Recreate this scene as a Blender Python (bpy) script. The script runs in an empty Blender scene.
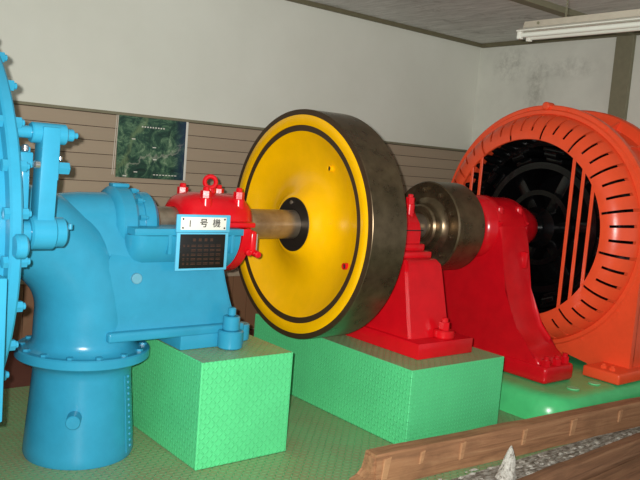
import bpy, bmesh, math, random
from mathutils import Vector, Matrix
random.seed(4)
C = bpy.context.scene.collection
scn = bpy.context.scene
PI = math.pi

# ------------------------------------------------------------------ camera, world, flash, exposure
YAW, PITCH, ROLL, FPX = 0.683137, 0.102315, 0.0795506, 759.717
CAM = Vector((0, 0, 1.55))
fw = Vector((math.sin(YAW) * math.cos(PITCH), math.cos(YAW) * math.cos(PITCH), -math.sin(PITCH)))
rt = Vector((math.cos(YAW), -math.sin(YAW), 0))
up = rt.cross(fw)
r2 = rt * math.cos(ROLL) + up * math.sin(ROLL)
u2 = -rt * math.sin(ROLL) + up * math.cos(ROLL)
cd = bpy.data.cameras.new('camera')
cam = bpy.data.objects.new('camera', cd)
C.objects.link(cam)
M4 = Matrix((r2, u2, -fw)).transposed().to_4x4()
M4.translation = CAM
cam.matrix_world = M4
cd.sensor_fit = 'HORIZONTAL'
cd.sensor_width = 36
cd.lens = FPX / 640 * 36
cd.clip_start = .02
scn.camera = cam

w = bpy.data.worlds.new('world')
scn.world = w
w.use_nodes = True
w.node_tree.nodes['Background'].inputs[0].default_value = (.90, .96, 1.0, 1)
w.node_tree.nodes['Background'].inputs[1].default_value = .58

fl = bpy.data.lights.new('camera_flash', 'SPOT')        # the compact camera's own flash, up and left of the lens
fl.energy = 840
fl.spot_size = math.radians(100)
fl.spot_blend = 1.0
fl.color = (1.0, .97, .92)
fl.shadow_soft_size = .014
flo = bpy.data.objects.new('camera_flash', fl)
C.objects.link(flo)
MF = M4.copy()
MF.translation = CAM - r2 * .05 + u2 * .035 + fw * .01
flo.matrix_world = MF

vs = scn.view_settings
vs.view_transform = 'Standard'
vs.look = 'None'
vs.gamma = 1
vs.use_curve_mapping = False
vs.exposure = 0.0

# ------------------------------------------------------------------ materials
def lin(r, g, b):
    f = lambda c: (c / 255 / 12.92) if c / 255 <= .04045 else ((c / 255 + .055) / 1.055) ** 2.4
    return (f(r), f(g), f(b), 1)

class NT:
    def __init__(s, name):
        s.m = bpy.data.materials.new(name)
        s.m.use_nodes = True
        s.t = s.m.node_tree
        s.b = s.t.nodes['Principled BSDF']
    def n(s, t, **k):
        x = s.t.nodes.new(t)
        for a, b in k.items():
            setattr(x, a, b)
        return x
    def l(s, a, b):
        s.t.links.new(a, b)
    def put(s, sock, v):
        if isinstance(v, (int, float, tuple)):
            sock.default_value = v
        else:
            s.l(v, sock)
    def m2(s, op, a, b=0.0, c=None):
        x = s.n('ShaderNodeMath', operation=op)
        s.put(x.inputs[0], a)
        s.put(x.inputs[1], b)
        if c is not None:
            s.put(x.inputs[2], c)
        return x.outputs[0]
    def coord(s, kind='Object', scale=None):
        o = s.n('ShaderNodeTexCoord').outputs[kind]
        if scale:
            mp = s.n('ShaderNodeMapping')
            mp.inputs['Scale'].default_value = scale
            s.l(o, mp.inputs[0])
            o = mp.outputs[0]
        return o
    def noise(s, vec, scale, detail=4, rough=.6, dist=0):
        x = s.n('ShaderNodeTexNoise')
        s.l(vec, x.inputs['Vector'])
        x.inputs['Scale'].default_value = scale
        x.inputs['Detail'].default_value = detail
        x.inputs['Roughness'].default_value = rough
        x.inputs['Distortion'].default_value = dist
        return x.outputs[0]
    def ramp(s, fac, stops):
        x = s.n('ShaderNodeValToRGB')
        e = x.color_ramp.elements
        while len(e) < len(stops):
            e.new(.5)
        for el, (p, c) in zip(e, stops):
            el.position = p
            el.color = c
        s.l(fac, x.inputs[0])
        return x.outputs[0]
    def mix(s, f, a, b):
        x = s.n('ShaderNodeMix', data_type='RGBA')
        s.put(x.inputs[0], f)
        s.put(x.inputs[6], a)
        s.put(x.inputs[7], b)
        return x.outputs[2]
    def bump(s, h, st, dist=.01):
        x = s.n('ShaderNodeBump')
        x.inputs['Strength'].default_value = st
        x.inputs['Distance'].default_value = dist
        s.l(h, x.inputs['Height'])
        s.l(x.outputs[0], s.b.inputs['Normal'])
    def set(s, col=None, rough=None, metal=None, coat=None, spec=None):
        if col is not None: s.put(s.b.inputs['Base Color'], col)
        if rough is not None: s.put(s.b.inputs['Roughness'], rough)
        if metal is not None: s.put(s.b.inputs['Metallic'], metal)
        if coat is not None: s.put(s.b.inputs['Coat Weight'], coat)
        if spec is not None: s.put(s.b.inputs['Specular IOR Level'], spec)
        return s.m

def paint(name, col, rough=.35, var=.12, wear=None, scale=9):
    t = NT(name)
    v = t.coord()
    n = t.noise(v, scale, 5)
    d = tuple(c * (1 - var * 2) for c in col[:3]) + (1,)
    c = t.mix(t.ramp(n, [(.35, (0, 0, 0, 1)), (.75, (1, 1, 1, 1))]), col, d)
    if wear:
        c = t.mix(t.ramp(t.noise(v, 22, 6, .7), [(.62, (0, 0, 0, 1)), (.74, (.55, .55, .55, 1))]), c, wear)
    t.set(c, rough, spec=.4)
    t.bump(t.noise(v, 45, 3), .10, .004)
    return t.m

def plain(name, col, rough=.5, metal=0, var=.15, scale=20):
    t = NT(name)
    n = t.noise(t.coord(), scale, 4)
    d = tuple(c * (1 - var * 2) for c in col[:3]) + (1,)
    return t.set(t.mix(n, col, d), rough, metal)

def tread(name, col, dirt, dirt_amt, pitch=.03, bst=.6):
    """tread plate: short raised bars, each at a right angle to its neighbours"""
    t = NT(name)
    uv = t.n('ShaderNodeUVMap').outputs[0]
    sp = t.n('ShaderNodeSeparateXYZ')
    t.l(uv, sp.inputs[0])
    pu = t.m2('DIVIDE', sp.outputs[0], pitch)
    pv = t.m2('DIVIDE', sp.outputs[1], pitch)
    par = t.m2('MODULO', t.m2('ABSOLUTE', t.m2('ADD', t.m2('FLOOR', pu), t.m2('FLOOR', pv))), 2.0)
    lu = t.m2('SUBTRACT', t.m2('FRACT', pu), .5)
    lv = t.m2('SUBTRACT', t.m2('FRACT', pv), .5)
    sg = t.m2('SUBTRACT', t.m2('MULTIPLY', par, 2.0), 1.0)
    lv2 = t.m2('MULTIPLY', lv, sg)
    al = t.m2('DIVIDE', t.m2('ADD', lu, lv2), .70)
    ac = t.m2('DIVIDE', t.m2('SUBTRACT', lu, lv2), .22)
    d = t.m2('ADD', t.m2('POWER', t.m2('ABSOLUTE', al), 2.0), t.m2('POWER', t.m2('ABSOLUTE', ac), 2.0))
    h = t.m2('SUBTRACT', 1.0, d)
    h.node.use_clamp = True
    h = t.m2('POWER', h, .5)
    v = t.coord()
    nz = t.ramp(t.noise(v, 4, 5), [(.25, (.55, .55, .55, 1)), (.7, (1, 1, 1, 1))])
    low = t.m2('SUBTRACT', 1.0, t.m2('MULTIPLY', h, .85))
    fac = t.m2('MULTIPLY', t.m2('MULTIPLY', low, dirt_amt), nz)
    dk = tuple(c * .85 for c in col[:3]) + (1,)
    c = t.mix(fac, t.mix(t.noise(v, 7, 4), col, dk), dirt)
    t.set(c, .45)
    t.bump(h, bst, .006)
    return t.m

def wood(name, c1, c2, c3, scale=(1.2, 22, 22), rough=.8, bst=.5):
    t = NT(name)
    v = t.coord('Object', scale)
    n = t.noise(v, 1.6, 8, .65, .6)
    c = t.ramp(n, [(.22, c3), (.5, c1), (.8, c2)])
    sp = t.noise(t.coord(), 5, 5)
    c = t.mix(t.ramp(sp, [(.5, (0, 0, 0, 1)), (.8, (.6, .6, .6, 1))]), c, c3)
    t.set(c, rough, spec=.25)
    t.bump(n, bst, .012)
    return t.m

M = {}
M['blue'] = paint('blue_paint', lin(47, 143, 177), .24, .06)
M['red'] = paint('red_paint', lin(211, 16, 29), .22, .08)
M['orange'] = paint('orange_paint', lin(248, 88, 50), .27, .05)
M['yellow'] = paint('yellow_paint', lin(246, 184, 2), .20, .05)
M['green'] = paint('green_paint', lin(82, 205, 128), .26, .08)
GRN = lin(100, 232, 154)
DIRT = lin(150, 130, 100)
M['tread_side'] = tread('green_tread_plate_side', GRN, lin(66, 150, 98), .38, .025, .8)
M['tread_top'] = tread('green_tread_plate_top', GRN, DIRT, .92, .026, 1.0)
M['tread_floor'] = tread('green_tread_plate_floor', lin(104, 200, 136), lin(146, 134, 100), .90, .028, 1.0)
M['weld'] = plain('pale_green_edge', lin(130, 235, 165), .4)

def steel(name, c1, c2, rough=.36, sc=(3, 3, 3)):
    t = NT(name)
    v = t.coord('Object', sc)
    n = t.noise(v, 3, 6, .65)
    t.set(t.ramp(n, [(.3, c2), (.65, c1)]), t.m2('MULTIPLY_ADD', n, .25, rough - .1), .8)
    return t.m
M['steel'] = steel('dark_machined_steel', (.185, .135, .080, 1), (.090, .064, .038, 1), .27)
M['shaft'] = steel('brown_steel_shaft', (.42, .35, .27, 1), (.25, .19, .14, 1), .30)
M['groove'] = plain('dark_brown_band', lin(62, 44, 26), .5)
M['black'] = plain('black_hub', lin(38, 32, 28), .4, .2)
M['dark'] = plain('black_varnish', lin(13, 13, 14), .22, 0, .3)
M['coil'] = plain('dark_coil', lin(17, 18, 19), .18, .2, .3, 60)
M['rust'] = plain('rusty_ring', lin(130, 85, 50), .6, .2)
M['chrome'] = plain('bright_bolt', (.6, .6, .6, 1), .25, .9)

t = NT('white_plaster')
v = t.coord()
n = t.noise(v, 1.3, 6, .6)
t.set(t.ramp(n, [(.3, lin(218, 219, 207)), (.7, lin(226, 227, 216))]), .85, spec=.2)
t.bump(t.noise(v, 120, 3), .08, .003)
M['plaster'] = t.m

t = NT('stained_plaster')
v = t.coord()
sp = t.n('ShaderNodeSeparateXYZ'); t.l(v, sp.inputs[0])
# soft mould blotches on the upper wall, shaped by noise around two places
def blob(y, z, ry, rz):
    a = t.m2('POWER', t.m2('DIVIDE', t.m2('SUBTRACT', sp.outputs[1], y), ry), 2.0)
    b = t.m2('POWER', t.m2('DIVIDE', t.m2('SUBTRACT', sp.outputs[2], z), rz), 2.0)
    x = t.m2('SUBTRACT', 1.0, t.m2('ADD', a, b)); x.node.use_clamp = True
    return x
mold = t.m2('ADD', blob(5.17, 2.72, .26, .22), blob(4.83, 2.45, .16, .42))
mold = t.m2('ADD', mold, t.m2('MULTIPLY', blob(4.45, 2.66, .4, .14), .7))
nn = t.ramp(t.noise(v, 9, 7, .72), [(.42, (0, 0, 0, 1)), (.72, (1, 1, 1, 1))])
f = t.m2('MULTIPLY', mold, nn); f.node.use_clamp = True
base = t.ramp(t.noise(v, 2, 6), [(.3, lin(212, 213, 202)), (.7, lin(228, 229, 218))])
t.set(t.mix(t.m2('MULTIPLY', f, .62), base, lin(112, 110, 96)), .85, spec=.2)
M['plaster_stain'] = t.m

t = NT('ceiling_board')
v = t.coord('Object', (7, 1.0, 1))
n = t.noise(v, 2.6, 9, .8, .5)
c = t.ramp(n, [(.36, lin(190, 190, 184)), (.7, lin(242, 242, 237))])
s2 = t.noise(t.coord(), 3.2, 7, .75)
c = t.mix(t.ramp(s2, [(.58, (0, 0, 0, 1)), (.75, (.8, .8, .8, 1))]), c, lin(136, 133, 124))
t.set(c, .9, spec=.1)
M['ceiling'] = t.m

def board(name, c):
    t = NT(name)
    oi = t.n('ShaderNodeObjectInfo')
    n = t.noise(t.coord('Object', (1, 14, 14)), 3, 6)
    d = tuple(x * .86 for x in c[:3]) + (1,)
    f = t.m2('MULTIPLY_ADD', oi.outputs['Random'], .4, t.m2('MULTIPLY', n, .6))
    t.set(t.mix(f, c, d), .55)
    return t.m
M['board'] = board('beige_board', lin(172, 154, 132))
M['joint'] = plain('dark_joint', lin(80, 64, 50), .9)
M['plank'] = board('brown_plank', lin(128, 92, 66))
M['backfloor'] = plain('red_brown_floor', lin(120, 70, 58), .7)
M['trim'] = plain('olive_brown_timber', lin(140, 135, 110), .7)
M['trimdark'] = plain('olive_brown_cornice', lin(118, 112, 86), .7)
M['beam'] = wood('rough_timber', lin(158, 114, 82), lin(182, 140, 104), lin(104, 74, 54))
M['beam2'] = wood('darker_rough_timber', lin(136, 98, 72), lin(158, 120, 90), lin(88, 64, 48))
M['plug'] = wood('pale_cut_timber', lin(176, 132, 96), lin(190, 148, 110), lin(150, 108, 78))
M['cream'] = plain('cream_enamel', lin(206, 196, 178), .4)
M['white'] = plain('white_enamel', lin(232, 230, 220), .35, 0, .04)
M['tube'] = plain('fluorescent_tube', lin(228, 228, 218), .25, 0, .03)
M['ink'] = plain('black_ink', lin(18, 18, 18), .6)
M['plate_black'] = plain('black_plate', lin(20, 18, 16), .35)
M['plate_text'] = plain('dim_copper_lettering', lin(98, 62, 44), .5)
M['frame_blue'] = paint('pale_blue_paint', lin(92, 182, 216), .35, .05)
M['green_disc'] = paint('light_green_paint', lin(122, 214, 150), .4, .05)
M['patch'] = plain('pale_patch', lin(104, 168, 190), .5)

t = NT('aerial_photo')
v = t.coord()
n = t.noise(v, 10, 10, .75, 1.2)
c = t.ramp(n, [(.34, lin(16, 38, 38)), (.48, lin(44, 80, 64)), (.58, lin(96, 130, 98)), (.70, lin(168, 184, 152))])
sp = t.n('ShaderNodeSeparateXYZ'); t.l(v, sp.inputs[0])
wv = t.noise(t.coord('Object', (1, 0, 1)), 5, 4)
# river valley running up to the right
d1 = t.m2('ABSOLUTE', t.m2('SUBTRACT', t.m2('SUBTRACT', sp.outputs[2], t.m2('MULTIPLY', sp.outputs[0], .42)), t.m2('MULTIPLY_ADD', wv, .42, -.31)))
r1 = t.m2('SUBTRACT', 1.0, t.m2('DIVIDE', d1, .016)); r1.node.use_clamp = True
d2 = t.m2('ABSOLUTE', t.m2('SUBTRACT', t.m2('SUBTRACT', sp.outputs[0], t.m2('MULTIPLY', sp.outputs[2], .5)), t.m2('MULTIPLY_ADD', wv, .3, -.33)))
r3 = t.m2('SUBTRACT', 1.0, t.m2('DIVIDE', d2, .03)); r3.node.use_clamp = True
c = t.mix(t.m2('MULTIPLY', r3, .55), c, lin(120, 140, 96))
c = t.mix(t.m2('MULTIPLY', r1, .55), c, lin(176, 178, 160))
edge = t.m2('SUBTRACT', t.m2('MULTIPLY', sp.outputs[0], 9.0), 1.7); edge.node.use_clamp = True
c = t.mix(t.m2('MULTIPLY', edge, .8), c, lin(24, 40, 84))
t.set(c, .35)
M['poster'] = t.m

t = NT('white_crust')
v = t.coord()
n = t.noise(v, 60, 6, .7)
t.set(t.ramp(n, [(.34, lin(110, 102, 92)), (.46, lin(196, 192, 182)), (.7, lin(224, 222, 214))]), .8)
t.bump(n, .9, .012)
M['crust'] = t.m
t = NT('dusty_gutter')
v = t.coord('Object', (1, 3, 1))
n = t.noise(v, 14, 8, .75)
t.set(t.ramp(n, [(.34, lin(64, 54, 44)), (.47, lin(134, 126, 114)), (.62, lin(200, 197, 188))]), .9)
t.bump(n, 1.0, .02)
M['gutter'] = t.m

# ------------------------------------------------------------------ mesh helpers
WOFF = {}
def mesh_from(bm, smooth=35):
    bmesh.ops.recalc_face_normals(bm, faces=bm.faces)
    me = bpy.data.meshes.new('mesh')
    bm.to_mesh(me)
    bm.free()
    if smooth:
        for p in me.polygons:
            p.use_smooth = True
        me.set_sharp_from_angle(angle=math.radians(smooth))
    return me

def off(o):
    return WOFF.get(o.name, Vector((0, 0, 0))) if o else Vector((0, 0, 0))

def obj(name, bm, mat, parent=None, smooth=35, origin=None):
    """one mesh object; the shape is given in world metres"""
    o0 = off(parent) if parent else Vector(origin or (0, 0, 0))
    bmesh.ops.translate(bm, verts=bm.verts, vec=-o0)
    me = mesh_from(bm, smooth)
    for x in (mat if isinstance(mat, list) else [mat]):
        me.materials.append(M[x])
    o = bpy.data.objects.new(name, me)
    C.objects.link(o)
    if parent:
        o.parent = parent
    else:
        o.location = o0
    WOFF[o.name] = o0
    return o

def inst(name, me, loc, parent, rot=None):
    """a piece sharing mesh data, placed at a world position under its parent"""
    o = bpy.data.objects.new(name, me)
    C.objects.link(o)
    if parent:
        o.parent = parent
    o.location = Vector(loc) - off(parent)
    if rot is not None:
        o.rotation_euler = rot
    WOFF[o.name] = Vector(loc)
    return o

def thing(name, label, cat, loc, group=None):
    o = bpy.data.objects.new(name, None)
    C.objects.link(o)
    o.location = loc
    o.empty_display_size = .1
    WOFF[o.name] = Vector(loc)
    return tag(o, label, cat, group)

def tag(o, label, cat, group=None):
    o['label'] = label
    o['category'] = cat
    if group:
        o['group'] = group
    return o

def struct(o):
    o['kind'] = 'structure'
    return o

def box(bm, x0, x1, y0, y1, z0, z1, bev=0, seg=2):
    r = bmesh.ops.create_cube(bm, size=1)
    vv = r['verts']
    for v in vv:
        v.co = Vector(((x0 + x1) / 2 + v.co.x * (x1 - x0), (y0 + y1) / 2 + v.co.y * (y1 - y0), (z0 + z1) / 2 + v.co.z * (z1 - z0)))
    if bev:
        es = {e for v in vv for e in v.link_edges}
        bmesh.ops.bevel(bm, geom=list(es), offset=bev, segments=seg, affect='EDGES', profile=.5)
    return bm

def B(*a, **k):
    return box(bmesh.new(), *a, **k)

YC, ZC = 3.615, 1.167
def frame(d):
    d = Vector(d).normalized()
    a = Vector((0, 0, 1)) if abs(d.z) < .9 else Vector((1, 0, 0))
    s = d.cross(a).normalized()
    return d, s, s.cross(d)

def lathe(bm, prof, org=(0, YC, ZC), d=(1, 0, 0), seg=48, closed=False, a0=0, a1=2 * PI, cap=True):
    """prof: (distance along d from org, radius)"""
    org = Vector(org)
    d, s, u = frame(d)
    full = abs(a1 - a0 - 2 * PI) < 1e-6
    cnt = seg if full else seg + 1
    rings = []
    for (x, r) in prof:
        ring = []
        for i in range(cnt):
            a = a0 + (a1 - a0) * i / seg
            ring.append(bm.verts.new(org + d * x + (s * math.cos(a) + u * math.sin(a)) * r))
        rings.append(ring)
    rr = rings + ([rings[0]] if closed else [])
    for A, Bq in zip(rr, rr[1:]):
        for i in range(seg):
            j = (i + 1) % cnt
            bm.faces.new((A[i], A[j], Bq[j], Bq[i]))
    if not closed and full and cap:
        bm.faces.new(rings[0])
        bm.faces.new(rings[-1])
    return bm

def L(prof, **k):
    return lathe(bmesh.new(), prof, **k)

def cyl(bm, p0, p1, r, seg=20, bev=.12, r1=None):
    p0, p1 = Vector(p0), Vector(p1)
    ln = (p1 - p0).length
    r1 = r if r1 is None else r1
    b = min(r, r1) * bev
    b = min(b, ln * .3)
    return lathe(bm, [(0, r - b), (b, r), (ln - b, r1), (ln, r1 - b)], org=p0, d=p1 - p0, seg=seg)

def CY(*a, **k):
    return cyl(bmesh.new(), *a, **k)

def prism(bm, pts, axis, a, b, bev=0, seg=2):
    """polygon in the plane normal to axis, extruded from a to b.  x: (y,z)  y: (x,z)  z: (x,y)"""
    def P(p, t):
        return {'x': (t, p[0], p[1]), 'y': (p[0], t, p[1]), 'z': (p[0], p[1], t)}[axis]
    A = [bm.verts.new(P(p, a)) for p in pts]
    Bq = [bm.verts.new(P(p, b)) for p in pts]
    n = len(pts)
    f = [bm.faces.new(A), bm.faces.new(Bq)]
    for i in range(n):
        f.append(bm.faces.new((A[i], A[(i + 1) % n], Bq[(i + 1) % n], Bq[i])))
    if bev:
        es = list(set(f[0].edges) | set(f[1].edges))
        bmesh.ops.bevel(bm, geom=es, offset=bev, segments=seg, affect='EDGES', profile=.5)
    return bm

def PR(*a, **k):
    return prism(bmesh.new(), *a, **k)

def loft(bm, secs, cap=True):
    R = [[bm.verts.new(p) for p in s] for s in secs]
    n = len(R[0])
    for A, Bq in zip(R, R[1:]):
        for i in range(n):
            bm.faces.new((A[i], A[(i + 1) % n], Bq[(i + 1) % n], Bq[i]))
    if cap:
        bm.faces.new(R[0])
        bm.faces.new(R[-1])
    return bm

def uvbox(bm):
    uv = bm.loops.layers.uv.new('UVMap')
    bm.normal_update()
    for f in bm.faces:
        n = [abs(c) for c in f.normal]
        k = n.index(max(n))
        for lp in f.loops:
            c = lp.vert.co
            lp[uv].uv = {0: (c.y, c.z), 1: (c.x, c.z), 2: (c.x, c.y)}[k]
        f.material_index = 1 if k == 2 else 0
    return bm

def bolt_mesh(r, h, mat, tip=True):
    """hex nut with a rounded stud end, axis +Z from the origin"""
    bm = bmesh.new()
    lathe(bm, [(0, r), (h * .62, r), (h * .66, r * .88)], org=(0, 0, 0), d=(0, 0, 1), seg=6)
    if tip:
        lathe(bm, [(h * .6, r * .6), (h * .92, r * .6), (h, r * .42)], org=(0, 0, 0), d=(0, 0, 1), seg=10)
    me = mesh_from(bm, 30)
    me.materials.append(M[mat])
    return me

RX = (0, PI / 2, 0)       # +Z -> +X
RXN = (0, -PI / 2, 0)     # +Z -> -X

# ------------------------------------------------------------------ the setting
WY, WX, ZCEIL = 5.6, 6.61, 2.968
bm = B(-2.5, WX, -1.2, WY, -.12, -.006)
floor = struct(obj('floor', bm, 'backfloor', smooth=0))
bm = uvbox(B(-2.5, WX, -1.2, 4.73, -.006, 0))
obj('tread_plate', bm, ['tread_side', 'tread_floor'], floor, smooth=0)

wb = struct(obj('wall_back', B(-2.5, WX + .15, WY, WY + .15, -.12, ZCEIL), 'plaster', smooth=0))
wr = struct(obj('wall_right', B(WX, WX + .15, -1.2, WY, -.12, ZCEIL), 'plaster_stain', smooth=0))
ce = struct(obj('ceiling', B(-2.5, WX + .15, -1.2, WY + .15, ZCEIL, ZCEIL + .1), 'ceiling', smooth=0))

# wainscot boards on the back wall, one object each
pitch, ztop = .1025, 1.785
meshes = {}
joints = [-2.5, 1.3, 4.9, WX]
obj('backing', B(-2.5, WX, WY - .004, WY, .002, ztop), 'joint', wb, 0)
z1 = ztop
while z1 > .62:
    for xa, xb in zip(joints, joints[1:]):
        k = (xa, xb)
        if k not in meshes:
            b = B(0, xb - xa - .004, -.022, -.004, 0, pitch - .005)
            meshes[k] = mesh_from(b, 0)
            meshes[k].materials.append(M['board'])
        inst('board', meshes[k], (xa, WY, z1 - pitch), wb)
    z1 -= pitch
zlow = z1
obj('rail', B(-2.5, WX, WY - .035, WY, zlow - .06, zlow - .003, bev=.004), 'board', wb)
obj('cap_rail', B(-2.5, WX, WY - .034, WY, ztop, ztop + .022, bev=.004), 'trim', wb)
b = B(0, .146, -.022, -.004, .002, zlow - .062)
pm = mesh_from(b, 0)
pm.materials.append(M['plank'])
x = -.6
while x < WX - .15:
    inst('plank', pm, (x, WY, 0), wb)
    x += .15

t1 = struct(obj('trim_1', B(-2.5, WX, WY - .03, WY, ZCEIL - .038, ZCEIL), 'trimdark', smooth=0))
t2 = struct(obj('trim_2', B(WX - .03, WX, -1.2, WY - .03, ZCEIL - .045, ZCEIL), 'trimdark', smooth=0))
t3 = struct(obj('trim_3', B(WX - .045, WX, 3.79, 3.965, 0, ZCEIL - .045, bev=.004), 'trim', smooth=0))
t4 = struct(obj('trim_4', B(-2.5, WX - .03, 3.80, 3.905, ZCEIL - .05, ZCEIL, bev=.004), 'trim', smooth=0))

# ------------------------------------------------------------------ plinths
def plinth(name, label, x0, x1, y0, y1, z1):
    p = thing(name, label, 'plinth', ((x0 + x1) / 2, (y0 + y1) / 2, 0))
    obj('body', uvbox(B(x0, x1, y0, y1, .001, z1, bev=.004, seg=1)), ['tread_side', 'tread_top'], p, smooth=0)
    return p
plinth('steel_plinth', 'small green tread-plate box under the blue turbine bracket', 1.855, 2.405, 3.10, 4.13, .543)
plinth('steel_plinth', 'long green tread-plate box under the red flywheel bearing', 3.013, 3.823, 2.81, 4.36, .45)

gb = thing('machine_bed', 'smooth green rounded bed under the orange generator', 'bed', (5.2, 3.615, 0))
GZ = .18
def rrect(x0, x1, y0, y1, r, n=8):
    out = []
    for cx_, cy_, a0 in ((x0 + r, y0 + r, PI), (x1 - r, y0 + r, 1.5 * PI), (x1 - r, y1 - r, 0), (x0 + r, y1 - r, .5 * PI)):
        out += [(cx_ + r * math.cos(a0 + .5 * PI * i / n), cy_ + r * math.sin(a0 + .5 * PI * i / n)) for i in range(n + 1)]
    return out
secs = []
for z, d_ in ((.001, .05), (.001, 0), (.06, .004), (.115, .016), (.15, .038), (.168, .066), (.177, .10), (GZ, .14)):
    secs.append([(x_, y_, z) for x_, y_ in rrect(4.12 + d_, 6.35 - d_, 2.56 + d_, 4.67 - d_, .26 - d_)])
obj('body', loft(bmesh.new(), secs), 'green', gb, 60)
for (x, y) in ((4.50, 2.735), (4.765, 2.74)):
    obj('disc', CY((x, y, GZ), (x, y, GZ + .008), .042, seg=24), 'green_disc', gb)

# ------------------------------------------------------------------ blue water turbine
tb = thing('water_turbine', 'blue water turbine with bolted casing, draft elbow and bracket', 'turbine', (1.47, YC, 0))
# casing at the frame's left edge
cs = obj('casing', L([(.30, .30), (.33, .58), (.40, .68), (.52, .765), (.66, .80), (.80, .805), (.836, .80)], seg=72), 'blue', tb, 40)
fg = obj('casing_flange', L([(.835, .852), (.842, .86), (.872, .86), (.88, .853), (.88, .2), (.835, .2)], seg=90, closed=True), 'blue', tb)
nm = bolt_mesh(.022, .036, 'blue')
hm = bolt_mesh(.024, .028, 'blue', False)
NB = 30
for i in range(NB):
    a = 2 * PI * (i + .35) / NB
    y, z = YC + .832 * math.cos(a), ZC + .832 * math.sin(a)
    inst('nut', nm, (.88, y, z), fg, (0, PI / 2, 0))
    inst('bolt_head', hm, (.835, y, z), fg, (0, -PI / 2, 0))
obj('cover', L([(.88, .60), (.90, .60), (.92, .58), (.92, .30), (.935, .26)], seg=60), 'blue', tb)
obj('guide_boss', CY((.842, 2.735, 1.168), (.885, 2.735, 1.168), .045, seg=28, bev=.2), 'blue', tb)
obj('inlet_flange', B(.60, .768, 2.545, 2.62, .60, 1.09, bev=.006), 'blue', tb)
obj('casing_foot', PR([(3.0, 0.001), (4.23, 0.001), (4.1, .6), (3.13, .6)], 'x', .45, .80, bev=.01), 'blue', tb)
# draft elbow
secs = []
def ring(c, t, R, n=40):
    t, s, u = frame(t)
    return [Vector(c) + (s * math.cos(2 * PI * i / n) + u * math.sin(2 * PI * i / n)) * R for i in range(n)]
def ringy(c, ang, R, n=44):
    # circle whose axis lies in the XZ plane at angle ang below +X
    s = Vector((0, 1, 0))
    u = Vector((math.sin(ang), 0, math.cos(ang)))
    return [Vector(c) + (s * math.cos(2 * PI * i / n) + u * math.sin(2 * PI * i / n)) * R for i in range(n)]
for x, R in ((.90, .27), (.93, .245), (.97, .222), (1.02, .212)):
    secs.append(ringy((x, YC, ZC - .03), 0, R))
cx, cz, cr = 1.05, ZC - .03 - .42, .42
for k in range(0, 15):
    a = k / 14 * PI / 2
    secs.append(ringy((cx + cr * math.sin(a), YC, cz + cr * math.cos(a)), a, .21 + .032 * k / 14))
for z, R in ((.66, .244), (.60, .245), (.575, .25), (.556, .265), (.548, .29)):
    secs.append(ringy((1.47, YC, z), PI / 2, R))
obj('draft_elbow', loft(bmesh.new(), secs), 'blue', tb, 50)
# sleeve body and web between elbow and bracket
def websec(x, rt_, hb, zb, ztop_cut=None, n=12):
    pts = []
    for i in range(n + 1):
        a = PI * i / n
        pts.append((x, YC - rt_ * math.cos(a), ZC + rt_ * math.sin(a)))
    for f in (.25, .6, .85, 1):
        pts.append((x, YC + rt_ + (hb - rt_) * f ** .42, ZC + (zb - ZC) * f))
    for f in (1, .85, .6, .25):
        pts.append((x, YC - rt_ - (hb - rt_) * f ** .42, ZC + (zb - ZC) * f))
    return pts
obj('sleeve_web', loft(bmesh.new(), [websec(x, r, h, zb) for x, r, h, zb in ((1.25, .13, .13, 1.06), (1.40, .146, .17, .90), (1.50, .148, .225, .66), (1.58, .150, .236, .63), (1.64, .15, .24, .63))]), 'blue', tb, 40)
# seal housing on the shaft
sh = obj('seal_housing', L([(1.545, .150), (1.56, .172), (1.575, .183), (1.64, .183), (1.655, .172), (1.66, .15), (1.70, .15), (1.70, .158), (1.755, .158), (1.765, .15), (1.78, .135), (1.78, .09), (1.645, .09), (1.645, .14), (1.545, .14)], seg=48, closed=True), 'blue', tb)
obj('lug', B(1.57, 1.66, YC - .03, YC + .03, ZC + .175, ZC + .198, bev=.008), 'blue', sh)
sm = bolt_mesh(.014, .045, 'blue')
for a in (-2.9, -2.35, -1.8, -1.2, -.6):
    inst('bolt', sm, (1.66, YC + .168 * math.cos(a), ZC - .168 * math.sin(a)), sh, RX)
obj('gland_ring', L([(1.78, .118), (1.792, .118), (1.804, .10), (1.804, .0865), (1.78, .0865)], seg=40, closed=True), 'rust', tb)
# cradle: half-cylinder trough under the shaft joint, rounded at its left end
secs = []
R0 = .272
for x, R in ((1.578, .15), (1.582, .20), (1.595, .235), (1.62, .26), (1.66, R0), (1.80, R0), (2.0, R0), (2.185, R0), (2.19, R0 - .006)):
    n = 20
    p = [(x, YC + R * math.cos(PI + PI * i / n), ZC - .038 + R * .80 * math.sin(PI + PI * i / n)) for i in range(n + 1)]
    secs.append(p)
cr_ = obj('cradle', loft(bmesh.new(), secs), 'blue', tb, 45)
obj('cradle_rim', B(1.585, 2.20, YC - R0 - .004, YC + R0 + .004, ZC - .036, ZC - .001, bev=.004), 'blue', cr_)
obj('rib', B(1.765, 1.785, YC - R0 - .004, YC - R0 + .05, ZC - .13, ZC - .03, bev=.003), 'blue', cr_)
obj('rib', B(2.125, 2.145, YC - R0 - .004, YC - R0 + .05, ZC - .13, ZC - .03, bev=.003), 'blue', cr_)
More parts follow.
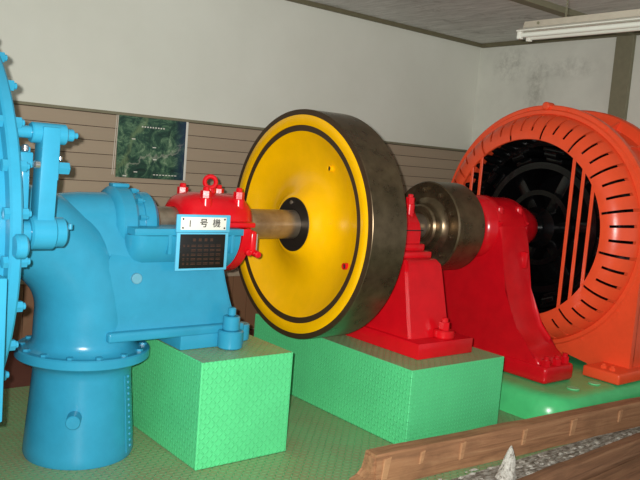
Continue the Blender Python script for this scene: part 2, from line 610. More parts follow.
# bracket web, rail, foot
secs = []
for z, x0, x1, h in ((.64, 1.46, 2.238, .240), (.675, 1.46, 2.222, .235), (.70, 1.46, 2.21, .232), (.78, 1.45, 2.18, .231), (.88, 1.45, 2.15, .226), (.96, 1.47, 2.135, .216), (1.02, 1.50, 2.125, .20), (1.07, 1.54, 2.12, .17)):
    secs.append([(x0, YC - h, z), (x1, YC - h, z), (x1, YC + h, z), (x0, YC + h, z)])
bm = loft(bmesh.new(), secs)
bmesh.ops.bevel(bm, geom=[e for e in bm.edges if abs((e.verts[0].co - e.verts[1].co).z) > .02 and e.verts[0].co.x > 2], offset=.02, segments=3, affect='EDGES')
obj('bracket', bm, 'blue', tb, 60)
obj('bracket_rail', B(1.48, 2.245, 3.339, 3.891, .613, .662, bev=.012, seg=3), 'blue', tb)
obj('bracket_foot', B(1.864, 2.245, 3.339, 3.891, .545, .618, bev=.004), 'blue', tb)
x, y = 2.135, 3.302
a = obj('anchor_boss', CY((x, y, .545), (x, y, .640), .066, seg=28, bev=.1), 'blue', tb)
obj('anchor_nut', CY((x, y, .64), (x, y, .715), .045, seg=24, bev=.12), 'blue', a)
obj('anchor_stud', CY((x, y, .715), (x, y, .76), .022, seg=14, bev=.3), 'blue', a)
obj('anchor_boss', CY((2.285, 3.44, .545), (2.285, 3.44, .635), .05, seg=24, bev=.1), 'blue', tb)
obj('patch', CY((1.628, 3.40, .915), (1.628, 3.378, .915), .027, seg=20), 'patch', tb)
# draft tube
tx, ty = 1.47, YC
dt = obj('draft_tube', L([(.001, .264), (.02, .270), (.05, .268), (.42, .2385), (.455, .243), (.475, .262), (.498, .30)], org=(tx, ty, 0), d=(0, 0, 1), seg=56), 'blue', tb, 40)
fl_ = obj('tube_flange', L([(.498, .318), (.504, .325), (.542, .325), (.548, .318)], org=(tx, ty, 0), d=(0, 0, 1), seg=56), 'blue', tb)
fb = bolt_mesh(.018, .016, 'blue', False)
for i in range(14):
    a = 2 * PI * (i + .2) / 14
    inst('bolt', fb, (tx + .292 * math.cos(a), ty + .292 * math.sin(a), .548), fl_)
dirc = Vector((-tx, -ty, 0)).normalized()
rgt = Vector((-dirc.y, dirc.x, 0))
d_ = (dirc * math.cos(.10) - rgt * math.sin(.10))
o = obj('stub_pipe', CY(Vector((tx, ty, .255)) + d_ * .24, Vector((tx, ty, .25)) + d_ * .315, .034, seg=24), 'blue', dt)
rv = bmesh.new()
lathe(rv, [(0, .009), (.004, .008), (.007, .004)], org=(0, 0, 0), d=(0, 0, 1), seg=8)
rvm = mesh_from(rv, 60); rvm.materials.append(M['blue'])
d_ = dirc * math.cos(1.17) + rgt * math.sin(1.17)
for i in range(13):
    z = .055 + i * .0295
    R = .268 - (z - .05) / .37 * .0295
    q = d_.to_track_quat('Z', 'Y').to_euler()
    inst('rivet', rvm, Vector((tx, ty, z)) + d_ * (R - .001), dt, q)
d_ = dirc * math.cos(1.02) + rgt * math.sin(1.02)
s_ = Vector((-d_.y, d_.x, 0))
sb = bmesh.new()
pa = Vector((tx, ty, .03)) + d_ * .2695
pb = Vector((tx, ty, .42)) + d_ * .2385
loft(sb, [[p + s_ * .004 + d_ * .003, p - s_ * .004 + d_ * .003, p - s_ * .004 - d_ * .01, p + s_ * .004 - d_ * .01] for p in (pa, pb)])
obj('seam', sb, 'blue', dt, 0)
# guide-vane lever in front of the elbow
LY = 2.945
lv = obj('lever_arm', PR([(.985, 1.60), (1.052, 1.60), (1.050, 1.40), (1.036, 1.34), (1.042, 1.15), (.972, 1.15)], 'y', LY - .045, LY + .045, bev=.006), 'blue', tb)
a = obj('lever_boss', CY((.95, LY, 1.575), (1.085, LY, 1.575), .040, seg=26), 'blue', lv)
obj('pin', CY((.885, LY, 1.575), (1.115, LY, 1.575), .024, seg=16), 'blue', a)
obj('pin', CY((1.09, LY, 1.575), (1.132, LY, 1.575), .012, seg=12), 'blue', a)
a = obj('shaft_boss', L([(.955, .058), (.962, .068), (1.045, .068), (1.052, .06), (1.052, .058), (1.088, .058), (1.095, .05)], org=(0, LY, 1.195), seg=32), 'blue', lv)
obj('spindle', CY((.88, LY, 1.195), (.96, LY, 1.195), .045, seg=20), 'blue', a)
pin = bmesh.new()
cyl(pin, (1.09, LY, 1.212), (1.122, LY, 1.212), .007, 10)
cyl(pin, (1.12, LY, 1.206), (1.12, LY, 1.228), .009, 10)
obj('grease_nipple', pin, 'blue', a)
lk = obj('link_bar', B(.925, .955, LY + .0, LY + .05, 1.24, 1.52, bev=.005), 'blue', tb)
obj('link_block', B(.905, .96, LY - .02, LY + .05, 1.44, 1.50, bev=.006), 'blue', lk)
obj('bolt', CY((.932, LY - .005, 1.50), (.932, LY - .005, 1.528), .014, seg=12, bev=.4), 'chrome', lk)
obj('bolt', CY((.955, LY - .03, 1.455), (.985, LY - .03, 1.455), .016, seg=12, bev=.4), 'chrome', lk)
obj('bolt', CY((1.06, LY + .02, 1.445), (1.11, LY + .02, 1.445), .026, seg=6, bev=.1), 'blue', lk)
obj('bolt', CY((1.072, LY + .01, 1.475), (1.072, LY + .01, 1.492), .009, seg=12, bev=.4), 'chrome', lk)

# ------------------------------------------------------------------ signs on the bracket
def text_mesh(s, size, mat, bold=0.0):
    cu = bpy.data.curves.new('lettering', 'FONT')
    cu.body = s
    cu.size = size
    cu.align_x = 'CENTER'
    cu.align_y = 'CENTER'
    cu.extrude = .0006
    cu.offset = bold
    o = bpy.data.objects.new('lettering_source', cu)
    C.objects.link(o)
    dg = bpy.context.evaluated_depsgraph_get()
    me = bpy.data.meshes.new_from_object(o.evaluated_get(dg))
    bpy.data.objects.remove(o)
    me.materials.clear()
    me.materials.append(M[mat])
    return me
FR = (PI / 2, 0, 0)
SY = 3.318
sg = thing('number_sign', 'white sign with black characters above the black plate on blue bracket', 'sign', (1.955, SY, 1.135))
obj('backing', B(1.792, 2.098, SY, SY + .012, 1.151, 1.240, bev=.003), 'frame_blue', sg)
obj('plate', B(1.812, 2.072, SY - .004, SY, 1.164, 1.228, bev=.001), 'white', sg)
obj('character', B(1.860, 1.8645, SY - .0055, SY - .004, 1.180, 1.212), 'ink', sg, 0)
for s, x, bo in (('号', 1.940, .0007), ('機', 2.014, .0002)):
    o = inst('character', text_mesh(s, .047, 'ink', bo), (x, SY - .005, 1.196), sg, FR)
scw = bmesh.new(); cyl(scw, (0, 0, 0), (0, -.003, 0), .0048, 8)
scm = mesh_from(scw); scm.materials.append(M['ink'])
for x in (1.823, 2.061):
    for z in (1.174, 1.218):
        inst('screw', scm, (x, SY - .004, z), sg)
sp_ = thing('specification_plate', 'black metal plate with faint copper lettering below white sign', 'plate', (1.955, SY, .955))
obj('frame', B(1.797, 2.092, SY, SY + .012, .958, 1.150, bev=.003), 'frame_blue', sp_)
obj('plate', B(1.814, 2.072, SY - .004, SY, .970, 1.142, bev=.001), 'plate_black', sp_)
tm = {}
def mark(x, z, w_, h_):
    k = (w_, h_)
    if k not in tm:
        tm[k] = mesh_from(B(-w_ / 2, w_ / 2, -.0008, 0, -h_ / 2, h_ / 2), 0)
        tm[k].materials.append(M['plate_text'])
    inst('lettering', tm[k], (x, SY - .004, z), sp_)
for i in range(4):
    for dz in (-.005, 0, .005):
        mark(1.892 + i * .033, 1.114 + dz, .016, .0022)
for r_ in range(5):
    z = 1.084 - r_ * .0225
    for (x, w_) in ((1.836, .012), (1.860, .012), (1.890, .026), (1.926, .026), (1.962, .026), (1.998, .026), (2.034, .026)):
        if r_ == 1 and x < 1.88:
            continue
        for dz in (-.0035, .0035):
            mark(x, z + dz, w_, .0018)

# ------------------------------------------------------------------ red turbine bearing
rb = thing('turbine_bearing', 'red bearing housing with lifting eye beside the blue sign', 'bearing', (2.1, YC, ZC))
def half_shell(prof, rin, n=26, z0=.001):
    secs = []
    for x, r in prof:
        c_ = lambda i: math.cos(PI * i / n)
        o_ = [(x, YC - r * 1.06 * math.copysign(abs(c_(i)) ** .75, c_(i)), ZC + z0 + r * .98 * abs(math.sin(PI * i / n)) ** .75) for i in range(n + 1)]
        i_ = [(x, YC - rin * math.cos(PI * i / n), ZC + z0 + rin * math.sin(PI * i / n)) for i in range(n, -1, -1)]
        secs.append(o_ + i_)
    return loft(bmesh.new(), secs)
obj('housing', half_shell([(1.925, .10), (1.93, .118), (1.955, .146), (1.975, .156), (2.0, .163), (2.02, .170), (2.12, .172), (2.27, .170), (2.31, .155), (2.345, .125), (2.35, .10)], .0865), 'red', rb, 50)
obj('end_collar', L([(2.265, .0865), (2.265, .15), (2.31, .145), (2.345, .12), (2.35, .0865)], seg=44, closed=True), 'red', rb)
n = 24
obj('end_flange', PR([(YC + .262 * math.cos(PI + PI * i / n), ZC - .002 + .262 * math.sin(PI + PI * i / n)) for i in range(n + 1)], 'x', 2.205, 2.262, bev=.01), 'red', rb)
obj('joint_flange', B(1.93, 2.30, YC - .235, YC + .235, ZC + .001, ZC + .03, bev=.008), 'red', rb)
bn = bolt_mesh(.030, .062, 'red')
for (x, y) in ((2.045, 3.49), (2.25, 3.49), (2.045, 3.745), (2.275, 3.745)):
    q = obj('bolt_boss', CY((x, y, ZC + .02), (x, y, 1.315), .046, seg=20, r1=.034), 'red', rb)
    inst('nut', bn, (x, y, 1.313), q)
ey = obj('eye_collar', CY((2.14, YC, 1.33), (2.14, YC, 1.362), .034, seg=18), 'red', rb)
tor = bmesh.new()
ringp = []
for i in range(20):
    a = 2 * PI * i / 20
    c = Vector((2.14 + .031 * math.cos(a), YC - .0 + 0, 1.393 + .031 * math.sin(a)))
    dr = Vector((math.cos(a), 0, math.sin(a)))
    ringp.append([tor.verts.new(c + dr * .0125 * math.cos(2 * PI * j / 10) + Vector((0, 1, 0)) * .0125 * math.sin(2 * PI * j / 10)) for j in range(10)])
for i in range(20):
    for j in range(10):
        tor.faces.new((ringp[i][j], ringp[(i + 1) % 20][j], ringp[(i + 1) % 20][(j + 1) % 10], ringp[i][(j + 1) % 10]))
bmesh.ops.rotate(tor, verts=tor.verts, cent=(2.14, YC, 1.393), matrix=Matrix.Rotation(-.35, 3, 'Z'))
obj('lifting_eye', tor, 'red', ey)
lugb = obj('oil_lug', B(2.262, 2.305, YC - .255, YC - .13, ZC - .14, ZC - .012, bev=.018, seg=3), 'red', rb)
for dx, dz in ((.0, -.125), (.035, -.132)):
    obj('drain_bolt', CY((2.26 + dx, YC - .20 - dx, ZC + dz), (2.26 + dx, YC - .255 - dx, ZC + dz - .006), .019, seg=14, bev=.3), 'red', lugb)
obj('drain_pipe', CY((2.31, YC - .235, ZC - .03), (2.31, YC - .235, ZC - .13), .008, seg=10), 'chrome', lugb)

# ------------------------------------------------------------------ shaft, flywheel, coupling
sf = thing('drive_shaft', 'bare brown steel shaft running through the yellow flywheel', 'shaft', (2.6, YC, ZC))
obj('rod', CY((1.66, YC, ZC), (3.86, YC, ZC), .0855, seg=40, bev=.05), 'shaft', sf)

fy = thing('flywheel', 'large flywheel with yellow face and dark steel rim', 'flywheel', (2.87, YC, ZC - .684))
F0 = 2.737
obj('rim', L([(F0 + .006, .684), (F0, .678), (F0, .593), (F0 + .014, .592), (F0 + .014, .561), (F0 + .03, .556), (F0 + .20, .54), (3.0, .55), (3.0, .678), (2.994, .684)], seg=128, closed=True), 'steel', fy)
obj('edge_band', L([(F0 - .001, .683), (F0 - .001, .651), (F0 + .004, .651), (F0 + .004, .683)], seg=128, closed=True), 'groove', fy)
obj('face_band', L([(F0 - .002, .6515), (F0 - .0035, .649), (F0 - .0035, .594), (F0 - .002, .591), (F0 + .01, .591), (F0 + .01, .6515)], seg=128, closed=True), 'yellow', fy)
obj('groove', L([(F0 + .004, .5915), (F0 + .004, .556), (F0 + .018, .556), (F0 + .018, .5915)], seg=128, closed=True), 'groove', fy)
wp = [(F0 + .006, .558), (F0 + .012, .545), (F0 + .036, .50), (F0 + .058, .44), (F0 + .068, .385), (F0 + .068, .33), (F0 + .055, .275), (F0 + .032, .230), (F0 + .008, .198), (F0 - .010, .180), (F0 - .016, .168), (F0 - .016, .160)]
wb_ = [(F0 + .20, .160), (F0 + .17, .25), (F0 + .16, .40), (F0 + .19, .545)]
web = obj('web', L(wp + wb_, seg=128, closed=True), 'yellow', fy, 40)
obj('hub', L([(F0 - .012, .1665), (F0 - .018, .160), (F0 - .018, .0857), (F0 + .22, .0857), (F0 + .22, .1665)], seg=64, closed=True), 'black', fy)
obj('key', CY((F0 - .018, YC + .02, ZC + .13), (F0 - .026, YC + .02, ZC + .13), .012, seg=12), 'shaft', fy)
for (y, z, c, dx) in ((3.385, 1.515, 'groove', F0 + .060), (3.150, .985, 'red', F0 + .030)):
    h = obj('hole', L([(dx - .020, .019), (dx - .020, .015), (dx + .01, .015), (dx + .01, .019)], org=(0, y, z), seg=20, closed=True), 'yellow' if c == 'groove' else 'red', fy)
    obj('plug', CY((dx - .012, y, z), (dx + .01, y, z), .0155, seg=16), 'groove', h)

cp = thing('shaft_coupling', 'dark steel drum coupling between flywheel bearing and generator bearing', 'coupling', (4.0, YC, ZC - .31))
obj('drum', L([(3.868, .296), (3.866, .302), (3.876, .31), (4.128, .31), (4.136, .30), (4.136, .09), (3.885, .09), (3.885, .20), (3.872, .285)], seg=80, closed=True), 'steel', cp)
obj('hub', L([(3.80, .0857), (3.815, .095), (3.80, .12), (3.80, .138), (3.812, .15), (3.85, .153), (3.868, .165), (3.885, .20), (3.885, .0857)], seg=56, closed=True), 'steel', cp)
cbm = bolt_mesh(.021, .03, 'steel')
for i in range(10):
    a = 2 * PI * i / 10 + .2
    inst('bolt', cbm, (3.876, YC + .248 * math.cos(a), ZC + .248 * math.sin(a)), cp, RXN)

# ------------------------------------------------------------------ red flywheel bearing pedestal on the long plinth
pb = thing('flywheel_bearing', 'red bearing pedestal standing on green box behind flywheel rim', 'bearing', (3.45, YC, .45))
obj('base', B(3.21, 3.693, 2.961, 4.269, .4505, .545, bev=.006), 'red', pb)
secs = []
for z, y0, x0, x1 in ((.54, 3.07, 3.245, 3.61), (.66, 3.10, 3.25, 3.60), (.93, 3.158, 3.255, 3.585), (.975, 3.165, 3.26, 3.575), (1.0, 3.185, 3.27, 3.555), (1.008, 3.21, 3.29, 3.53)):
    y1 = 2 * YC - y0
    secs.append([(x0, y0, z), (x1, y0, z), (x1, y1, z), (x0, y1, z)])
bm = loft(bmesh.new(), secs)
bmesh.ops.bevel(bm, geom=[e for e in bm.edges if abs((e.verts[0].co - e.verts[1].co).z) > .02], offset=.015, segments=2, affect='EDGES')
obj('column', bm, 'red', pb, 40)
obj('bearing_seat', B(3.28, 3.56, 3.245, 2 * YC - 3.245, 1.0, 1.045, bev=.012), 'red', pb)
obj('bearing_step', B(3.29, 3.555, 3.305, 2 * YC - 3.305, 1.04, 1.085, bev=.012), 'red', pb)
secs = []
for z, hy, x0, x1 in ((1.08, .285, 3.29, 3.548), (1.165, .283, 3.29, 3.55), (1.21, .268, 3.29, 3.55), (1.28, .215, 3.295, 3.545), (1.33, .15, 3.305, 3.535), (1.36, .08, 3.32, 3.52), (1.37, .03, 3.34, 3.50)):
    secs.append([(x0, YC - hy, z), (x1 - .02, YC - hy, z), (x1, YC - hy + .03, z), (x1, YC + hy - .03, z), (x1 - .02, YC + hy, z), (x0, YC + hy, z)])
hs = obj('housing', loft(bmesh.new(), secs), 'red', pb, 40)
obj('joint_line', B(3.288, 3.552, YC - .285, YC + .285, ZC - .003, ZC + .003), 'ink', hs)
for y in (YC - .205, YC + .205):
    q = obj('cap_bolt', CY((3.49, y, 1.09), (3.49, y, 1.335), .032, seg=16, bev=.3), 'red', hs)
    inst('nut', bn, (3.49, y, 1.33), q)
am = bolt_mesh(.034, .075, 'red')
for y in (3.035, 2 * YC - 3.035):
    q = obj('anchor_boss', CY((3.50, y, .545), (3.50, y, .595), .066, seg=26), 'red', pb)
    inst('nut', am, (3.50, y, .594), q)

# ------------------------------------------------------------------ red generator bearing pedestal
gp = thing('generator_bearing', 'tall red flared bearing pedestal in front of the orange generator', 'bearing', (4.51, YC, GZ))
half = [(2.93, .27), (2.937, .315), (2.965, .352), (3.085, .41), (3.175, .50), (3.24, .62), (3.28, .755), (3.318, .95), (3.35, 1.10), (3.375, 1.20)]
n = 16
arc = [(YC - .24 * math.cos(a), ZC + .225 * math.sin(a)) for a in [(.15 + (PI - .3) * i / n) for i in range(n + 1)]]
pts = half + arc + [(2 * YC - y, z) for y, z in reversed(half)]
obj('pedestal', PR(pts, 'x', 4.385, 4.69, bev=.028, seg=4), 'red', gp, 50)
obj('foot', B(4.365, 4.70, 2.865, 4.365, GZ + .001, .300, bev=.026, seg=3), 'red', gp, 50)
obj('bearing_cap', L([(4.30, .10), (4.305, .16), (4.33, .20), (4.37, .222), (4.42, .232), (4.46, .236), (4.50, .225), (4.66, .222), (4.70, .226), (4.74, .220), (4.78, .200), (4.84, .185), (4.90, .165), (4.97, .14), (5.01, .11), (5.015, .09)], seg=48), 'red', gp, 60)
for x in (4.44, 4.66):
    for y in (YC - .17, YC + .17):
        obj('cap_bolt', CY((x, y, ZC + .02), (x, y, ZC + .17), .035, seg=16, bev=.4), 'red', gp)
obj('oil_gauge', B(4.60, 4.635, 3.285, 3.38, .90, 1.02, bev=.01), 'red', gp)
gfm = bolt_mesh(.031, .068, 'red')
for (x, y) in ((4.415, 2.905), (4.53, 2.898), (4.645, 2.912)):
    inst('anchor_bolt', gfm, (x, y, .298), gp)
    inst('anchor_bolt', gfm, (x, 2 * YC - y, .298), gp)

# ------------------------------------------------------------------ orange generator
ge = thing('generator', 'orange generator with slotted ring and black windings inside', 'generator', (5.4, YC, GZ))
# end shield with slots cut through
prof = [(4.955, .684), (4.942, .682), (4.934, .686)] + [(5.145 - .212 * math.cos(t_), .686 + .208 * math.sin(t_)) for t_ in [PI / 2 * k / 10 for k in range(1, 11)]]
NS, SW = 48, .0125
ang = []
for i in range(NS):
    a = -.14 + 2 * PI * i / NS
    lw = i % 3 == 0
    ang.append((a - SW, a + SW, lw))
bm = bmesh.new()
cols = []
for (a, b_, lw) in ang:
    step = 2 * PI / NS
    cols.append((a, True, lw))
    for k in range(4):
        cols.append((b_ + (step - 2 * SW) * k / 4, False, lw))
rings = []
for (a, s_, lw) in cols:
    rings.append([bm.verts.new((x, YC - r * math.cos(a), ZC + r * math.sin(a))) for x, r in prof])
nc = len(cols)
for i in range(nc):
    A, Bq = rings[i], rings[(i + 1) % nc]
    for j in range(len(prof) - 1):
        if cols[i][1] and ((2 if cols[i][2] else 4) <= j <= (10 if cols[i][2] else 9)):
            continue
        bm.faces.new((A[j], A[j + 1], Bq[j + 1], Bq[j]))
bmesh.ops.recalc_face_normals(bm, faces=bm.faces)
sgn = 1 if sum(f.normal.x for f in bm.faces) < 0 else -1
if sgn < 0:
    bmesh.ops.reverse_faces(bm, faces=bm.faces)
bmesh.ops.solidify(bm, geom=bm.faces[:], thickness=.008)
obj('end_shield', bm, 'orange', ge, 40)
fr = obj('flange_ring', L([(5.118, .888), (5.108, .895), (5.108, .922), (5.124, .932), (5.124, .958), (5.130, .965), (5.175, .965), (5.18, .960), (5.18, .888)], seg=128, closed=True), 'orange', ge)
q = obj('top_lug', CY((5.09, YC, ZC + .955), (5.185, YC, ZC + .955), .032, seg=18, bev=.3), 'orange', fr)
rbm = bolt_mesh(.012, .012, 'orange', False)
for i in range(16):
    a = 2 * PI * (i + .5) / 16
    inst('bolt', rbm, (5.126, YC + .945 * math.cos(a), ZC + .945 * math.sin(a)), fr, RXN)
obj('stator_shell', L([(5.175, .885), (5.72, .885), (5.72, .81), (5.175, .81)], seg=96, closed=True), 'orange', ge)
obj('rear_ring', L([(5.57, .87), (5.57, .965), (5.58, .972), (5.64, .972), (5.645, .965), (5.645, .87)], seg=96, closed=True), 'orange', ge)
obj('rear_cover', L([(5.72, .88), (5.75, .80), (5.80, .60), (5.84, .25), (5.95, .22), (6.0, .14)], seg=64), 'orange', ge)
gm = mesh_from(PR([(5.175, .875), (5.175, .95), (5.23, .90), (5.48, .90), (5.575, .955), (5.575, .875)], 'y', -.008, .008), 0)
gm.materials.append(M['orange'])
for i in range(20):
    a = 2 * PI * i / 20 + .08
    o = inst('gusset', gm, (0, YC, ZC), ge, (a, 0, 0))
# lower frame plate and feet
n = 14
a0 = math.acos((YC - 3.30) / .925)
arc = [(YC - .925 * math.cos(-t_), ZC + .925 * math.sin(-t_)) for t_ in [a0 * i / n for i in range(n + 1)]]
arc = [p_ for p_ in arc if p_[0] > 2.70]
poly = [(2.695, GZ + .012), (2.695, ZC - .16)] + arc + [(3.30, .258), (3.04, .215), (2.98, GZ + .012)]
for s_ in (0, 1):
    pp = poly if s_ == 0 else [(2 * YC - y, z) for y, z in poly]
    obj('frame_plate', PR(pp, 'x', 5.125, 5.176), 'orange', ge, 30)
    y0, y1 = (2.625, 2.91) if s_ == 0 else (2 * YC - 2.91, 2 * YC - 2.625)
    ft = obj('foot', B(4.878, 5.72, y0, y1, GZ + .001, .258, bev=.014, seg=3), 'orange', ge, 50)
    y2 = 2.695 if s_ == 0 else 2 * YC - 2.715
    obj('side_plate', B(5.17, 5.66, y2, y2 + .02, .25, .98), 'orange', ge, 0)
    ofm = bolt_mesh(.022, .035, 'orange')
    for (x, y) in ((4.945, 2.72), (4.95, 2.79)):
        inst('anchor_bolt', ofm, (x, y if s_ == 0 else 2 * YC - y, .257), ft)
obj('bridge', B(5.13, 5.172, 3.25, 3.98, .205, .27, bev=.004), 'orange', ge)
# guard bars across the opening
for y in (3.206, 3.119, 3.031, 4.150, 4.062):
    h = math.sqrt(max(.01, .696 ** 2 - (y - YC) ** 2))
    obj('guard_bar', B(4.940, 4.952, y - .0125, y + .0125, ZC - h, ZC + h, bev=.002, seg=1), 'orange', ge)
# black machine inside
obj('stator_core', L([(5.220, .795), (5.220, .655), (5.70, .655), (5.70, .795)], seg=96, closed=True), 'dark', ge)
obj('back_disc', L([(5.69, .80), (5.71, .80)], seg=64), 'dark', ge)
wm = bmesh.new()
lathe(wm, [(0, .030), (.02, .034), (.12, .030), (.16, .016)], org=(0, 0, 0), d=(-1, 0, .25), seg=8)
wme = mesh_from(wm, 50); wme.materials.append(M['coil'])
for i in range(48):
    a = 2 * PI * i / 48
    r = .715
    inst('winding', wme, (5.230, YC + r * math.sin(a), ZC + r * math.cos(a)), ge, (-a, 0, 0))
rt_ = obj('rotor', L([(5.180, .46), (5.160, .47), (5.160, .52), (5.180, .53), (5.600, .53), (5.600, .46)], seg=72, closed=True), 'dark', ge)
pm_ = bmesh.new()
box(pm_, 5.160, 5.560, -.075, .075, .525, .565, bev=.01)
cyl(pm_, (5.120, -.055, .585), (5.120, .055, .585), .03, 12)
box(pm_, 5.120, 5.560, -.10, .10, .60, .638, bev=.014)
pme = mesh_from(pm_, 35); pme.materials.append(M['coil'])
for i in range(12):
    inst('pole', pme, (0, YC, ZC), rt_, (2 * PI * (i + .3) / 12, 0, 0))
spm = mesh_from(B(5.220, 5.380, -.045, .045, .10, .47, bev=.012), 35); spm.materials.append(M['dark'])
for i in range(6):
    inst('spoke', spm, (0, YC, ZC), rt_, (2 * PI * (i + .4) / 6, 0, 0))
obj('rotor_hub', L([(5.08, .086), (5.08, .12), (5.120, .14), (5.150, .165), (5.420, .165), (5.420, .086)], seg=40, closed=True), 'dark', rt_)
obj('slip_ring', L([(5.160, .26), (5.160, .30), (5.200, .30), (5.200, .26)], seg=56, closed=True), 'dark', rt_)
gs = obj('generator_shaft', CY((4.15, YC, ZC), (5.95, YC, ZC), .0845, seg=36, bev=.05), 'coil', ge)

# ------------------------------------------------------------------ timbers in front
def timber(name, label, p0, p1, wd, ht, mat, notch=None):
    p0, p1 = Vector(p0), Vector(p1)
    d = (p1 - p0); ln = d.length; an = math.atan2(d.y, d.x)
    T = thing(name, label, 'beam', (p0.x, p0.y, 0))
    T.rotation_euler = (0, 0, an)
    rr = random.Random(9)
    bm = bmesh.new()
    secs = []
    nseg = 26
    for i in range(nseg + 1):
        x = ln * i / nseg
        j = lambda s=.004: rr.uniform(-s, s)
        h = ht + j(.003)
        secs.append([(x, j(), .001), (x, j(.003), h * .5), (x, .004 + j(.003), h - .006), (x, .014 + j(.003), h), (x, wd * .5, h + j(.003)), (x, wd - .01, h), (x, wd, h - .012), (x, wd, .001)])
    loft(bm, secs)
    me = mesh_from(bm, 30); me.materials.append(M[mat])
    o = bpy.data.objects.new('timber', me); C.objects.link(o); o.parent = T
    return T, ln
T1, ln = timber('timber_beam', 'rough brown timber beam with pale notches in front of green boxes', (2.512, 2.515), (6.3, 2.258), .098, .166, 'beam')
def tpart(name, bm, mat, T):
    me = mesh_from(bm, 30); me.materials.append(M[mat])
    o = bpy.data.objects.new(name, me); C.objects.link(o); o.parent = T
    return o
tpart('tenon', prism(bmesh.new(), [(-.10, .001), (.01, .001), (.01, .156), (-.012, .15), (-.02, .075), (-.045, .05), (-.10, .036)], 'y', .012, .088, bev=.006), 'beam', T1)
for (x, s, zt, zb, sl) in ((.03, .035, .150, .035, .02), (.275, .022, .148, .08, .012), (.56, .026, .15, .055, .014), (1.05, .026, .15, .06, .014), (1.48, .04, .15, .05, .02), (1.96, .026, .145, .07, .016)):
    tpart('notch', prism(bmesh.new(), [(x, zb), (x + s, zb + .004), (x + s + sl, zt), (x + sl * .6, zt - .006)], 'y', -.008, .03, bev=.002, seg=1), 'plug', T1)
T2, ln = timber('timber_beam', 'darker timber beam lying at the bottom right corner', (2.55, 1.935), (5.3, 2.073), .08, .15, 'beam2')

T3, ln = timber('timber_plank', 'low brown plank lying against the darker beam at the bottom right edge', (2.75, 1.72), (5.3, 1.86), .20, .075, 'beam2')

# rubble between the beams
gt = struct(obj('floor_gutter', B(2.75, 6.2, 2.09, 2.40, .0005, .006), 'gutter', smooth=0))
rr = random.Random(21)
bm = bmesh.new()
for i in range(300):
    x = rr.uniform(2.85, 5.6)
    y0 = 2.075 + (x - 2.9) * .05
    y1 = 2.47 - (x - 2.5) * .068
    y = rr.uniform(y0, max(y0 + .03, y1))
    if abs(x - 3.225) < .13 and abs(y - 2.28) < .10:
        continue
    s = rr.uniform(.006, .024)
    n = rr.randint(4, 6)
    a0 = rr.uniform(0, 6)
    z = .006
    tp = [bm.verts.new((x + s * rr.uniform(.5, 1.3) * math.cos(a0 + 2 * PI * k / n) * 1.4, y + s * rr.uniform(.5, 1) * math.sin(a0 + 2 * PI * k / n), z)) for k in range(n)]
    ap = bm.verts.new((x + rr.uniform(-s, s) * .4, y + rr.uniform(-s, s) * .4, z + s * rr.uniform(.08, .35)))
    for k in range(n):
        bm.faces.new((tp[k], tp[(k + 1) % n], ap))
    bm.faces.new(tp)
o = obj('rubble', bm, 'crust', smooth=0)
tag(o, 'white crumbled flakes strewn between the two timber beams', 'rubble')
o['kind'] = 'stuff'
bm = bmesh.new()
secs = []
for z, cx_, cy_, a, b_ in ((.004, 3.215, 2.275, .085, .05), (.03, 3.225, 2.28, .066, .042), (.065, 3.237, 2.285, .048, .034), (.10, 3.25, 2.29, .034, .026), (.135, 3.256, 2.292, .020, .017), (.158, 3.257, 2.293, .005, .005)):
    secs.append([(cx_ + .8 * a * rr.uniform(.82, 1.15) * math.cos(2 * PI * k / 11), cy_ + b_ * rr.uniform(.82, 1.15) * math.sin(2 * PI * k / 11), z + rr.uniform(-.004, .004) * (z > .01)) for k in range(11)])
loft(bm, secs)
o = obj('plaster_shard', bm, 'crust', smooth=0, origin=(3.23, 2.28, 0))
tag(o, 'pointed white crusty shard leaning upright between timber beams', 'shard')

# ------------------------------------------------------------------ poster on the wainscot
PX, PZ = 2.745, 1.547
ps = thing('wall_poster', 'dark green aerial photo poster pinned on the beige boards', 'poster', (PX, WY - .024, PZ - .24))
WOFF_P = Vector((PX, WY - .03, PZ))
me = mesh_from(B(-.292, .292, -.004, .003, -.238, .238, bev=.001, seg=1), 0)
me.materials.append(M['poster'])
pp = inst('print', me, WOFF_P, ps)
obj('white_edge', B(PX + .292, PX + .312, WY - .036, WY - .024, PZ - .238, PZ + .238, bev=.002), 'white', ps)
for dx in (-.298, -.312):  # cream lines stand in for the shine on the clear frame's left edge
    obj('frame_shine', CY((PX + dx - .01, WY - .032, PZ - .22), (PX + dx + .008, WY - .032, PZ + .238), .003, seg=8), 'cream', ps)
wk = {}
def wmark(x, z, a, h):
    k = (a, h)
    if k not in wk:
        wk[k] = mesh_from(B(-a / 2, a / 2, -.001, 0, -h / 2, h / 2), 0)
        wk[k].materials.append(M['white'])
    inst('caption', wk[k], (PX + x, WY - .034, PZ + z), ps)
for i in range(9):
    wmark(-.09 + i * .023, .165, .012, .010)
for i in range(8):
    wmark(.03 + i * .027, -.205, .017, .007)
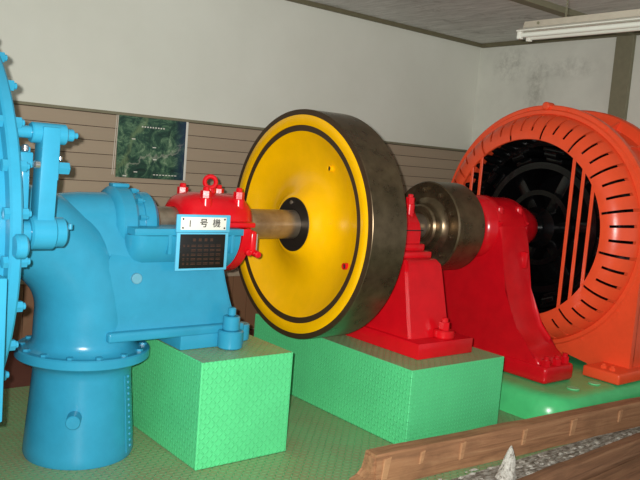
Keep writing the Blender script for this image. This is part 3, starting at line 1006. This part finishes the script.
for x, z in ((-.16, .065), (.02, .01), (.03, -.085), (-.13, -.19), (-.22, -.225)):
    wmark(x, z, .03, .007)

# ------------------------------------------------------------------ fluorescent lamp
lm = thing('ceiling_lamp', 'unlit twin-tube fluorescent lamp hanging on a chain', 'lamp', (4.24, 2.66, 2.45))
LX, LZ, LY0, LY1 = 4.245, 2.50, 2.05, 3.25
obj('channel', PR([(LX - .035, LZ + .075), (LX + .035, LZ + .075), (LX + .048, LZ + .03), (LX - .048, LZ + .03)], 'y', LY0, LY1 - .03, bev=.004), 'cream', lm)
obj('reflector', PR([(LX - .085, LZ + .012), (LX - .045, LZ + .034), (LX + .045, LZ + .034), (LX + .085, LZ + .012), (LX + .085, LZ + .006), (LX - .085, LZ + .006)], 'y', LY0, LY1 - .01), 'white', lm)
for dx in (-.05, .05):
    q = obj('tube', CY((LX + dx, LY0 + .03, LZ - .016), (LX + dx, LY1 - .03, LZ - .016), .0165, seg=16), 'tube', lm)
    for y in (LY0 + .012, LY1 - .018):
        obj('socket', B(LX + dx - .018, LX + dx + .018, y - .014, y + .014, LZ - .04, LZ + .01, bev=.004), 'white', q)
obj('screw', CY((LX - .045, LY1 - .15, LZ + .055), (LX - .054, LY1 - .15, LZ + .055), .009, seg=10), 'trim', lm)
lnk = bmesh.new()
rp = []
for i in range(12):
    a = 2 * PI * i / 12
    c = Vector((.006 * math.cos(a), 0, .014 * math.sin(a)))
    dr = Vector((math.cos(a), 0, math.sin(a)))
    rp.append([lnk.verts.new(c + dr * .002 * math.cos(2 * PI * j / 6) + Vector((0, .002 * math.sin(2 * PI * j / 6), 0))) for j in range(6)])
for i in range(12):
    for j in range(6):
        lnk.faces.new((rp[i][j], rp[(i + 1) % 12][j], rp[(i + 1) % 12][(j + 1) % 6], rp[i][(j + 1) % 6]))
lkm = mesh_from(lnk, 60); lkm.materials.append(M['trim'])
for cyy in (2.93, 2.25):
    k = 0
    z = LZ + .085
    while z < ZCEIL - .006:
        inst('chain_link', lkm, (LX, cyy, z), lm, (0, 0, (k % 2) * PI / 2))
        z += .0225
        k += 1
